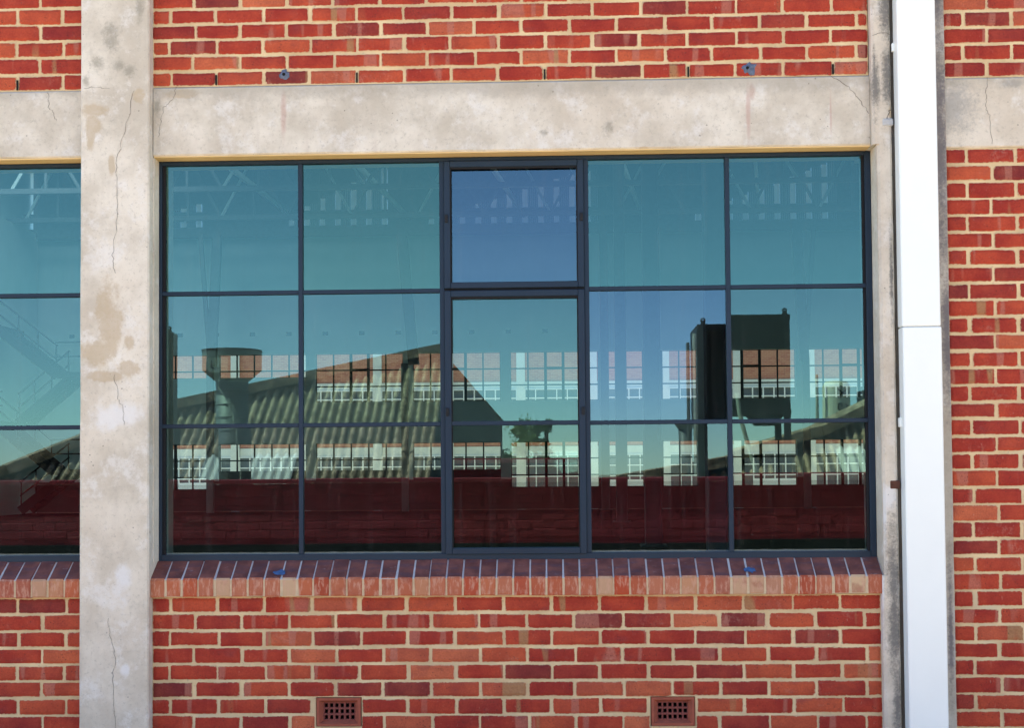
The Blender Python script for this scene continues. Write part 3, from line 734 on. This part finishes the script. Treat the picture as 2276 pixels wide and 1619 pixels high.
mb.build('wall_panel', [M['hall'], M['dado']], fw)
# small drilled vents high on the wall, corbel line
for k in range(-8, 9):
    for dz in (.55,): MB().box(px2x(640+k*82)-.10, px2x(640+k*82)+.10, YF-.02, YF, 7.26, 7.40).build('wall_vent', M['steel'], fw)
for i, (a, b, z0, z1, row) in enumerate(holes):
    m = MB(); n = 5; p = (b-a)/n; hw = .028
    for j in range(n+1): m.box(a+j*p-hw, a+j*p+hw, YF+.1, YF+.16, z0, z1)
    zz = [z0, z1]; v = z1-.66
    while v > z0+.1: zz.append(v); v -= .65
    for z in zz: m.box(a, b, YF+.103, YF+.157, z-.026, z+.026)
    if z1-z0 > 1.5:                              # heavier opening sash in the middle bay
        for j in (2, 3): m.box(a+j*p-.055, a+j*p+.055, YF+.09, YF+.17, z0, z1)
        m.box(a+2*p, a+3*p, YF+.092, YF+.168, z1-.70, z1-.60)
    wo = m.build('window', M['steel'], fw)
    g = MB(); g.face([(a, YF+.13, z0), (b, YF+.13, z0), (b, YF+.13, z1), (a, YF+.13, z1)]); g.build('pane', M['thin'], wo)
# clerestory under the saw tooth roof: ribbed translucent sheets that rise with each roof bay
rng = random.Random(4)
def bay_top(x):
    for xa, xb, h0, h1 in ((-17.6, -13.9, .1, 1.1), (-10.6, -6.7, .5, 2.45), (-5.2, 2.1, .2, 2.45), (5.4, 11.2, .3, 2.45)):
        if xa <= x <= xb: return 11.55+h0+(h1-h0)*(x-xa)/(xb-xa)
    return 11.62
x = -20.9; i = 0
while x < 22.3:
    w = .40 if i % 2 == 0 else .22; n = 5; m = MB(); bt = bay_top(x+w/2)
    if i % 2 == 0:
        for j in range(n):
            xa, xb = x+w*j/n, x+w*(j+1)/n; xm = xa+(xb-xa)*.55; za, zb = bt, bt
            m.face([(xa, YF, 11.55), (xm, YF+.02, 11.55), (xm, YF+.02, zb), (xa, YF, za)])
            m.face([(xm, YF+.02, 11.55), (xb, YF, 11.55), (xb, YF, zb), (xm, YF+.02, zb)], 1)
        m.build('clerestory_sheet', [M['cler'], M['halldark']], fw)
    else:
        m.face([(x, YF+.01, 11.55), (x+w, YF+.01, 11.55), (x+w, YF+.01, bt), (x, YF+.01, bt)])
        m.build('clerestory_sheet', M['sheetw'], fw)
    m = MB(); m.face([(x, YF+.03, bt), (x+w, YF+.03, bt), (x+w, YF+.03, 14.0), (x, YF+.03, 14.0)])
    m.build('cladding_sheet', M['halldark'], fw)
    x += w; i += 1
m = MB(); m.box(-21, 22.4, YF-.5, YF-.2, 11.15, 11.55).box(-21, 22.4, YF-.7, YF-.55, 12.0, 12.12)
m.build('eaves_beam', M['halldark'], fw)
# neighbouring brick building seen through the far windows
nb = thing('neighbour_building', 'brick building with concrete bands and white windows seen through far windows', 'building', (0, 57, 0))
YN = 57.0; z_of = lambda p: 1.75+(1051-p)*(YN+6.63)/3000
MB().box(-32, 32, YN, YN+6, 0, 12).build('wall', M['farbrick'], nb)
for pa, pb in ((849, 866), (993, 1013)): MB().box(-32, 32, YN-.06, YN-.005, z_of(pb), z_of(pa)).build('concrete_band', M['farconc'], nb)
for k in range(-7, 10):
    x = (1159+k*160-1238)*63.6/3000
    MB().box(x-.2, x+.2, YN-.16, YN-.008, 0, 12).build('concrete_pier', M['farconc'], nb)
    for pa, pb, low in ((866, 900, 0), (1013, 1092, 1)):
        xa, xb = x+.2, x+3.19; za, zb = z_of(pb), z_of(pa)
        f = MB()
        for j in range(7):
            xx = xa+(xb-xa)*j/6; f.box(xx-.026, xx+.026, YN-.12, YN-.02, za, zb)
        for z in ([za, zb, zb-.42] if not low else [za, zb, zb-.5, zb-1.0]): f.box(xa, xb, YN-.118, YN-.021, z-.026, z+.026)
        if low and k % 2: f.box(xa+.5, xb-.4, YN-.13, YN-.10, za, za+.5)
        wo = f.build('window', M['farwhite'], nb)
        g = MB(); g.face([(xa, YN-.015, za), (xb, YN-.015, za), (xb, YN-.015, zb), (xa, YN-.015, zb)]); g.build('pane', M['farglass'], wo)
# steel columns in a row down the hall
for Z, w, lab in ((15.8, .24, 'nearest steel column of the row seen through the right panes'), (26.3, .32, 'second steel column of the row seen through the right panes'),
                  (39.0, .32, 'third steel column of the row seen through the right panes'), (51.8, .32, 'farthest steel column of the row, against the far wall')):
    x = 1.86; y = Z-6.63
    t = thing('steel_column', lab, 'column', (x, y, .3), 'steel columns down the hall')
    MB().box(x-w/2, x+w/2, y-.015, y+.015, .3, 13.9).box(x-w/2, x-w/2+.02, y-.15, y+.15, .3, 13.9).box(x+w/2-.02, x+w/2, y-.15, y+.15, .3, 13.9).build('column_shaft', M['halldark'], t)
    MB().box(x-w*.8, x+w*.8, y-.25, y+.25, .3, .33).build('base_plate', M['halldark'], t)
for px, lean, lab in ((462, 1, 'leaning pair of brace struts on the far wall behind left panes'), (1790, -1, 'leaning pair of brace struts on the far wall behind right panes'), (900, 0, 'tapered steel post on the far wall behind second column of panes')):
    y = 44.6; Z = y+6.63; x = (px-1238)*Z/3000; zt = 11.0; zb = 5.9
    t = thing('brace_post', lab, 'brace', (x, y, .3), 'brace posts on the far wall')
    if lean:
        MB().bar((x-lean*.38, y, zt), (x, y, zb), .16, .16).build('strut', M['halldark'], t)
        MB().bar((x+lean*.28, y, zt), (x+lean*.05, y, zb), .34, .3).build('strut', M['halldark'], t)
    else:
        MB().bar((x-.1, y, zt), (x+.35, y, zb), .40, .3).build('strut', M['halldark'], t)
    MB().box(x-.13, x+.13, y-.1, y+.1, .3, zb+.05).build('post', M['halldark'], t)
# roof trusses across the hall
for Z, zb, lab in ((50.5, 11.5, 'steel roof truss farthest back, in front of the bright clerestory'), (46.5, 11.75, 'middle steel roof truss in the top of the panes'), (43.0, 11.9, 'nearest visible steel roof truss along the top of the panes')):
    y = Z-6.63
    t = thing('roof_truss', lab, 'truss', (0, y, zb), 'roof trusses across the hall')
    zt = 13.85
    MB().box(-20.9, 22.3, y-.09, y+.09, zb-.09, zb+.09).build('bottom_chord', M['halldark'], t)
    MB().box(-20.9, 22.3, y-.08, y+.08, zt-.12, zt).build('top_chord', M['halldark'], t)
    k = 0; x = -20.5+random.uniform(0, 2)
    while x < 21.5:
        a, b = (zb, zt) if k % 2 == 0 else (zt, zb)
        MB().bar((x, y, a), (x+1.25, y, b), .08, .10).build('diagonal_strut', M['halldark'] if k % 3 else M['hall'], t)
        if k % 2: MB().bar((x, y, zb), (x, y, zt), .08, .1).build('upright_strut', M['halldark'], t)
        x += 1.25; k += 1
for x in (-17, -12.5, -8, -3.4, 1.2, 5.8, 10.4, 15):
    y0, y1 = 33., 46.3
    MB().bar((x, y0, 13.2), (x+2.2, y1, 11.9), .12, .18).build('purlin', M['hall'], hb)
# steel stair in the far left corner
st = thing('steel_staircase', 'zigzag steel staircase with tube handrails inside the left window', 'staircase', (-18.5, 42, .3))
SZ = 49.; sx = lambda p: (p-1238)*SZ/3000; sz = lambda p: 1.75+(1056-p)*SZ/3000
def flight(a, b, yc):
    (xa, za), (xb, zb) = (sx(a[0]), sz(a[1])), (sx(b[0]), sz(b[1]))
    for dy in (-.5, .5): MB().bar((xa, yc+dy, za), (xb, yc+dy, zb), .06, .34).build('stringer', M['steel'], st)
    n = 9
    for k in range(n):
        f = (k+.5)/n; x = xa+(xb-xa)*f; z = za+(zb-za)*f
        MB().box(x-.13, x+.13, yc-.47, yc+.47, z, z+.03).build('tread', M['steel'], st)
    for h in (.55, 1.05):
        MB().tube([(xa, yc-.5, za+h), (xb, yc-.5, zb+h)], .03, 6).build('handrail', M['steel'], st)
    for f in (.02, .35, .68, .98):
        x = xa+(xb-xa)*f; z = za+(zb-za)*f
        MB().tube([(x, yc-.5, z), (x, yc-.5, z+1.05)], .025, 6).build('baluster', M['steel'], st)
def landing(a, b, p, yc):
    xa, xb, z = sx(a), sx(b), sz(p)
    MB().box(xa, xb, yc-1.3, yc+1.3, z-.2, z).build('landing', M['steel'], st)
    for h in (.55, 1.05): MB().tube([(xa, yc-1.3, z+h), (xb, yc-1.3, z+h)], .03, 6).build('handrail', M['steel'], st)
YS = 41.5
landing(-40, 28, 726, YS); flight((28, 735), (160, 838), YS-.6); landing(160, 215, 832, YS); flight((160, 842), (45, 938), YS+.6)
landing(-40, 45, 937, YS); flight((30, 945), (150, 1045), YS-.6); landing(150, 215, 1042, YS); flight((160, 1048), (50, 1133), YS+.6)
MB().box(-20.9, -20.6, 34, 46.2, .3, 11.4).build('pilaster', M['hall'], hb)

# ------------------------------------------------------------------ the yard opposite (seen in the reflections)
GY = .216
vy = lambda Z: GY+6.63-Z                        # world y of something that reflects at distance Z from the lens
rw = thing('painted_wall', 'low dark red painted brick wall across the yard with an added dark band at its foot', 'wall', (-1, vy(13.8), 0))
y = vy(13.8)
MB().box(-7.2, 4.6, y-.24, y-.003, 0, 1.648).build('wall_core', M['red'], rw)
MB().box(-7.2, 4.6, y, y+.03, 0, 1.03).build('added_band', M['added_band'], rw)  # dark band added in place of the dim low interior
MB().box(-7.25, 4.65, y-.27, y+.045, 1.652, 1.70, .008).build('coping', M['red'], rw)
red_meshes = []
for v in range(4):
    m = MB(); m.box(-.113, .113, -.02, .0015+random.uniform(-.0012, .0012), -.038, .038, .004)
    me = bpy.data.meshes.new('brick'); m.bm.to_mesh(me); m.bm.free(); me.materials.append(M['red']); red_meshes.append(me)
for r in range(6):
    for k in range(50):
        x = -7.05+k*.234+(.117 if r % 2 else 0)
        if x > 4.45: continue
        place(random.choice(red_meshes), 'brick', (x, y+random.uniform(-.003, .003), 1.134+r*.0865), rw)
rp = thing('painted_wall', 'taller dark red wall section rising behind the low red wall', 'wall', (-.4, vy(14.3), 0))
y2 = vy(14.3)
MB().box(-1.17, .32, y2-.24, y2-.003, 0, 1.84).build('wall_core', M['red'], rp)
MB().box(-1.20, .35, y2-.27, y2+.04, 1.845, 1.90, .008).build('coping', M['red'], rp)
for r in range(4):
    for k in range(6):
        x = -1.03+k*.234+(.117 if r % 2 else 0)
        if x < .22: place(random.choice(red_meshes), 'brick', (x, y2, 1.53+r*.0865), rp)
def roof_z(Z): return 1.52+.683*(Z-25)
def shed(label, x0, x1, top, translucent, walls):
    """top: list of (x, Z) along the raking top edge; sheets run from the eave at Z=24.3 up to it"""
    t = thing('shed', label, 'shed', ((x0+x1)/2, vy(25), 0))
    def ztop(x):
        if x <= top[0][0]: return top[0][1]
        for (xa, za), (xb, zb) in zip(top, top[1:]):
            if x <= xb: return za+(zb-za)*(x-xa)/(xb-xa)
        return top[-1][1]
    PITCH = .177; n = int((x1-x0)/(PITCH*5)); sheet_w = PITCH*5
    lap = 25.86
    for i in range(n):
        xa = x0+i*sheet_w
        for row in (0, 1):
            m = MB(); prev = None; N = 5*6+3
            for j in range(N+1):
                x = xa+sheet_w*j/30.; zt = ztop(x)
                lo, hi = (24.3, min(lap+.12, zt)) if row == 0 else (lap, zt)
                if hi-lo < .08: prev = None; continue
                h = .040*math.sin(2*PI*(x-x0)/PITCH)+(.032 if row else 0)+(.012 if j > 30 else 0)+.002*i % .01
                cur = ((x, vy(lo), roof_z(lo)+h), (x, vy(hi), roof_z(hi)+h))
                if prev: m.face([prev[0], cur[0], cur[1], prev[1]])
                prev = cur
            if len(m.bm.faces) == 0: m.bm.free(); continue
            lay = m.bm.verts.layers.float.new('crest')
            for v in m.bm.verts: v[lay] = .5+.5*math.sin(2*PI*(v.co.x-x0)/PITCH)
            bmesh.ops.remove_doubles(m.bm, verts=m.bm.verts[:], dist=.0005)
            tr = row == 0 and any(a <= xa+sheet_w/2 <= b for a, b in translucent)
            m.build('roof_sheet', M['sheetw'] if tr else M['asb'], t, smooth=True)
    for (xa, za), (xb, zb) in zip(top, top[1:]):  # thick capping along the raking edge
        m = MB(); a = Vector((xa, vy(za), roof_z(za)+.20)); b = Vector((xb, vy(zb), roof_z(zb)+.20)); m.bar(a, b, .40, .19)
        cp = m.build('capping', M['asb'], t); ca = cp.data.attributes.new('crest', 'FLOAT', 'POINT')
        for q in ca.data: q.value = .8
        m = MB(); P = [(xa, vy(za)-.1, roof_z(za)), (xb, vy(zb)-.1, roof_z(zb)), (xb, vy(zb)-.1, 0), (xa, vy(za)-.1, 0)]
        m.face(P); m.build('back_wall', M['shedwall'], t)
        m = MB(); m.bar(a+Vector((0, -.12, -.14)), b+Vector((0, -.12, -.14)), .12, .24); m.build('gap_shadow_strip', M['dark'], t)  # black strip added as the shadow gap under the capping
    m = MB(); m.box(x0, x1, vy(24.5)-.1, vy(24.5), 0, roof_z(24.4)-.06); m.build('front_wall', M['shedwall'], t)
    for poly, nm in walls:
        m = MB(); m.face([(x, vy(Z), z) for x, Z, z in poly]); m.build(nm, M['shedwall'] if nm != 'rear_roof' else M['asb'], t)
    return t
shed('shed with mossy corrugated roof and dark gable, behind the red wall on the left', -12.2, -2.45,
     [(-12.2, 24.45), (-10.4, 25.2), (-7.9, 27.1), (-2.40, 29.0)], [(-7.0, -6.1), (-5.75, -5.2)],
     [([(-2.36, 24.3, 0), (-2.36, 24.3, 1.04), (-2.40, 29, 4.26), (-2.40, 29, 0)], 'gable_wall'),
      ([(-2.40, 29, 0), (-2.40, 29, 4.30), (-1.34, 34, 2.97), (-1.34, 34, 0)], 'gable_wall'),
      ([(-2.40, 29, 4.33), (-1.26, 34.2, 2.97), (-7.9, 34.2, 2.4), (-7.9, 27.1, 2.95)], 'rear_roof')])
shed('low shed with mossy corrugated roof rising to the right, behind the red wall', .75, 8.0,
     [(.75, 24.75), (3.24, 25.35), (4.98, 26.05), (6.5, 27.0), (8.0, 28.0)], [(5.1, 6.1)], [])
def duct(label, x, Z, r, rc, ztop, zc1, zc2, zbase, detail=True):
    y = vy(Z); t = thing('exhaust_duct', label, 'duct', (x, y, zbase), 'roof exhaust ducts')
    MB().lathe([(r, zbase), (r, zc2-.02)], x, y, 28).build('duct_pipe', M['galv'], t, smooth=True)
    m = MB(); m.lathe([(r*1.02, zc2-.02), (rc, zc1), (rc, ztop), (rc*.985, ztop), (rc*.95, zc1+.02)], x, y, 36, cap=False); m.build('cowl', M['galv'], t, smooth=False)
    MB().lathe([(rc*1.015, ztop-.03), (rc*1.015, ztop+.004), (rc*.985, ztop+.004), (rc*.985, ztop-.03)], x, y, 36, cap=False).build('cowl_rim', M['steel'], t)
    if detail:
        for z in [zc2-.20-.235*k for k in range(7)]:
            rr = r*1.10 if z > zc2-.25 else r*1.025
            MB().lathe([(r*.99, z-.012), (rr, z-.012), (rr, z+.012), (r*.99, z+.012)], x, y, 28, cap=False).build('seam_band', M['steel'] if rr > r*1.05 else M['galv'], t)
        fx, fy = x-.12, y+rc+.004
        MB().box(fx-.17, fx+.17, y+rc*.93, y+rc+.006, ztop-.42, ztop-.17).build('label_plate', M['label'], t)
        MB().box(fx-.12, fx+.12, y+rc+.007, y+rc+.011, ztop-.36, ztop-.345).box(fx-.12, fx-.105, y+rc+.007, y+rc+.011, ztop-.345, ztop-.22).build('label_mark', M['ink'], t)
    return t
duct('large galvanised exhaust duct with wide cowl, in front of the left shed', -5.80, 24.0, .285, .525, 3.98, 3.62, 3.44, .3)
duct('small far exhaust duct beside the dark hopper', 3.80, 40.0, .20, .35, 3.35, 3.2, 3.05, .3, False)
yc = vy(23.66)
cb = MB(); cb.tube([(-5.85, yc+.05, 3.52), (-5.95, yc+.02, 3.45), (-5.96, yc, 3.30), (-5.80, yc, 3.05), (-5.70, yc, 2.8), (-5.69, yc, 2.4), (-5.62, yc, 1.9), (-5.62, yc, 1.0), (-5.6, yc, .02)], .013, 6)
tag(cb.build('cable', M['label']), 'pale cable hanging down the front of the large exhaust duct', 'cable')
def hopper(label, x0, x1, Z, zt, zb, depth=1.1, legs=True):
    y = vy(Z); t = thing('steel_hopper', label, 'hopper', ((x0+x1)/2, y, 0), 'dark steel hoppers in the yard')
    m = MB(); m.box(x0, x1, y-depth, y, zb, zt, .01); m.build('hopper_body', M['hopper'], t)
    m = MB()
    for x in (x0+.02, x1-.10): m.box(x, x+.08, y+.002, y+.05, zb, zt+.002)
    m.box(x0, x1, y+.004, y+.045, zt-.09, zt+.003); m.box(x0, x1, y+.004, y+.045, zb, zb+.08)
    m.box((x0+x1)/2-.03, (x0+x1)/2+.03, y+.004, y+.04, zb+.08, zt-.09)
    m.build('stiffener', M['steel'], t)
    for x in (x0+.1, x1-.08):
        m = MB(); pts = [(x+.032*math.cos(a), y-.02, zt+.07+.032*math.sin(a)) for a in [2*PI*k/12 for k in range(13)]]; m.tube(pts, .014, 6); m.box(x-.035, x+.035, y-.04, y, zt-.03, zt+.07)
        m.build('lifting_lug', M['hopper'], t)
    if legs:
        for x in (x0+.05, x1-.1):
            for yy in (y-.06, y-depth+.1): MB().box(x, x+.10, yy-.05, yy+.05, 0, zb).build('leg', M['hopper'], t)
        MB().tube([(x0-.05, y+.08, 0), (x0-.05, y+.08, zt-.15)], .035, 8).build('side_pipe', M['label'], t)
        MB().tube([(x0-.16, y+.08, 0), (x0-.16, y+.08, zt-.3)], .03, 8).build('side_pipe', M['galv'], t)
        MB().tube([(x0+.62, y+.06, zb+.35), (x0+.66, y+.08, zb), (x0+.90, y+.1, zb-.9), (x0+1.0, y+.1, .0)], .035, 8).build('drain_pipe', M['label'], t)
        MB().lathe([(.18, zb-.16), (.33, zb+.0)], x0+1.15, y-.5, 16).build('outlet_cone', M['hopper'], t)
    return t
hopper('tall dark steel hopper on legs with ring lugs, reflected in the right panes', 2.30, 3.80, 22.0, 4.22, 2.60)
hopper('dark steel hopper cut off by the left column edge', -7.45, -6.29, 22.0, 4.10, 1.3, depth=.25, legs=False)
tk = thing('storage_tank', 'slim cream tank with black stencil letters above the right shed roof', 'tank', (6.18, vy(30), 0))
MB().lathe([(.30, 0), (.30, 3.50), (.24, 3.60)], 6.18, vy(30), 28).build('tank_shell', M['tank'], tk, smooth=False)
MB().tube([(5.72, vy(29.8), 0), (5.72, vy(29.8), 3.75)], .035, 8).build('vent_pipe', M['label'], tk)
for ch, dz, dx, size in (('X', 3.34, .06, .30), ('G', 3.02, .06, .30), ('.', 3.14, .17, .34), ('.', 2.86, .17, .34)):
    cu = bpy.data.curves.new('letter', 'FONT'); cu.body = ch; cu.size = size; cu.align_x = 'CENTER'; cu.align_y = 'CENTER'; cu.extrude = .004
    tmp = bpy.data.objects.new('tmp', cu); C.objects.link(tmp)
    dg = bpy.context.evaluated_depsgraph_get(); me = bpy.data.meshes.new_from_object(tmp.evaluated_get(dg)); bpy.data.objects.remove(tmp)
    me.materials.clear(); me.materials.append(M['ink'])
    o = bpy.data.objects.new('stencil_letter', me); C.objects.link(o); o.parent = tk
    o.location = Vector((6.18+dx, vy(30)+.302, dz))-wloc(tk)
    o.rotation_euler = Matrix(((0, 1, 0), (0, 0, 1), (1, 0, 0))).to_euler() if ch != '.' else (PI/2, 0, PI)
bx = thing('steel_tank', 'small dark steel box tank on posts at the far right of the reflection', 'tank', (7.2, vy(30), 0))
MB().box(6.80, 7.75, vy(30)-.8, vy(30), 2.75, 3.42, .02).build('tank_shell', M['hopper'], bx)
for x in (6.85, 7.6): MB().box(x, x+.08, vy(30)-.12, vy(30)-.04, 0, 2.75).build('post', M['hopper'], bx)
# trees past the sheds
def tree(name, label, cx, Z, h, w, leafm, conifer, seed, n=2600):
    rng = random.Random(seed); y0 = vy(Z); t = thing(name, label, 'tree', (cx, y0, 0), 'trees beyond the red wall')
    m = MB(); m.tube([(cx, y0, 0), (cx+.05, y0, h*.5), (cx, y0, h*.93)], .09, 8)
    limbs = []
    for k in range(26):
        f = rng.uniform(.22, .95); a = rng.uniform(0, 2*PI)
        L = w*(1.05-f if conifer else math.sin(PI*min(1, f*.9+.1)))*rng.uniform(.55, 1.1)
        e = Vector((cx+L*math.cos(a), y0+L*math.sin(a), h*f+(L*.35 if conifer else L*.55))); limbs.append((Vector((cx, y0, h*f)), e))
        m.tube([limbs[-1][0], e], .02, 5)
    m.build('trunk', M['bark'], t)
    m = MB()
    for k in range(n):
        a, b = rng.choice(limbs); f = rng.uniform(.25, 1.08); c = a+(b-a)*f
        s = .10 if conifer else .16
        c += Vector((rng.gauss(0, s), rng.gauss(0, s), rng.gauss(0, s*.6)))
        u = Vector((rng.gauss(0, 1), rng.gauss(0, 1), rng.gauss(0, 1))).normalized(); v = u.orthogonal().normalized()
        l = rng.uniform(.05, .12); m.face([c-u*l, c+v*l*.4, c+u*l, c-v*l*.4])
    m.build('crown', leafm, t, fix=False)
tree('conifer_tree', 'dark pointed conifer tree beyond the red wall, right of the two taller trees', -.42, 60, 4.15, .70, M['leafd'], True, 2)
tree('leafy_tree', 'bushy olive green tree beside the dark shed gable', -1.45, 60, 4.25, .75, M['leaf'], False, 3)
tree('conifer_tree', 'thin dark conifer tree between the bushy tree and wide conifer', -.95, 66, 4.2, .40, M['leafd'], True, 5)
tree('shrub', 'low dark green shrub against the shed gable corner', -2.2, 55, 2.9, .55, M['leafd'], False, 6, 900)
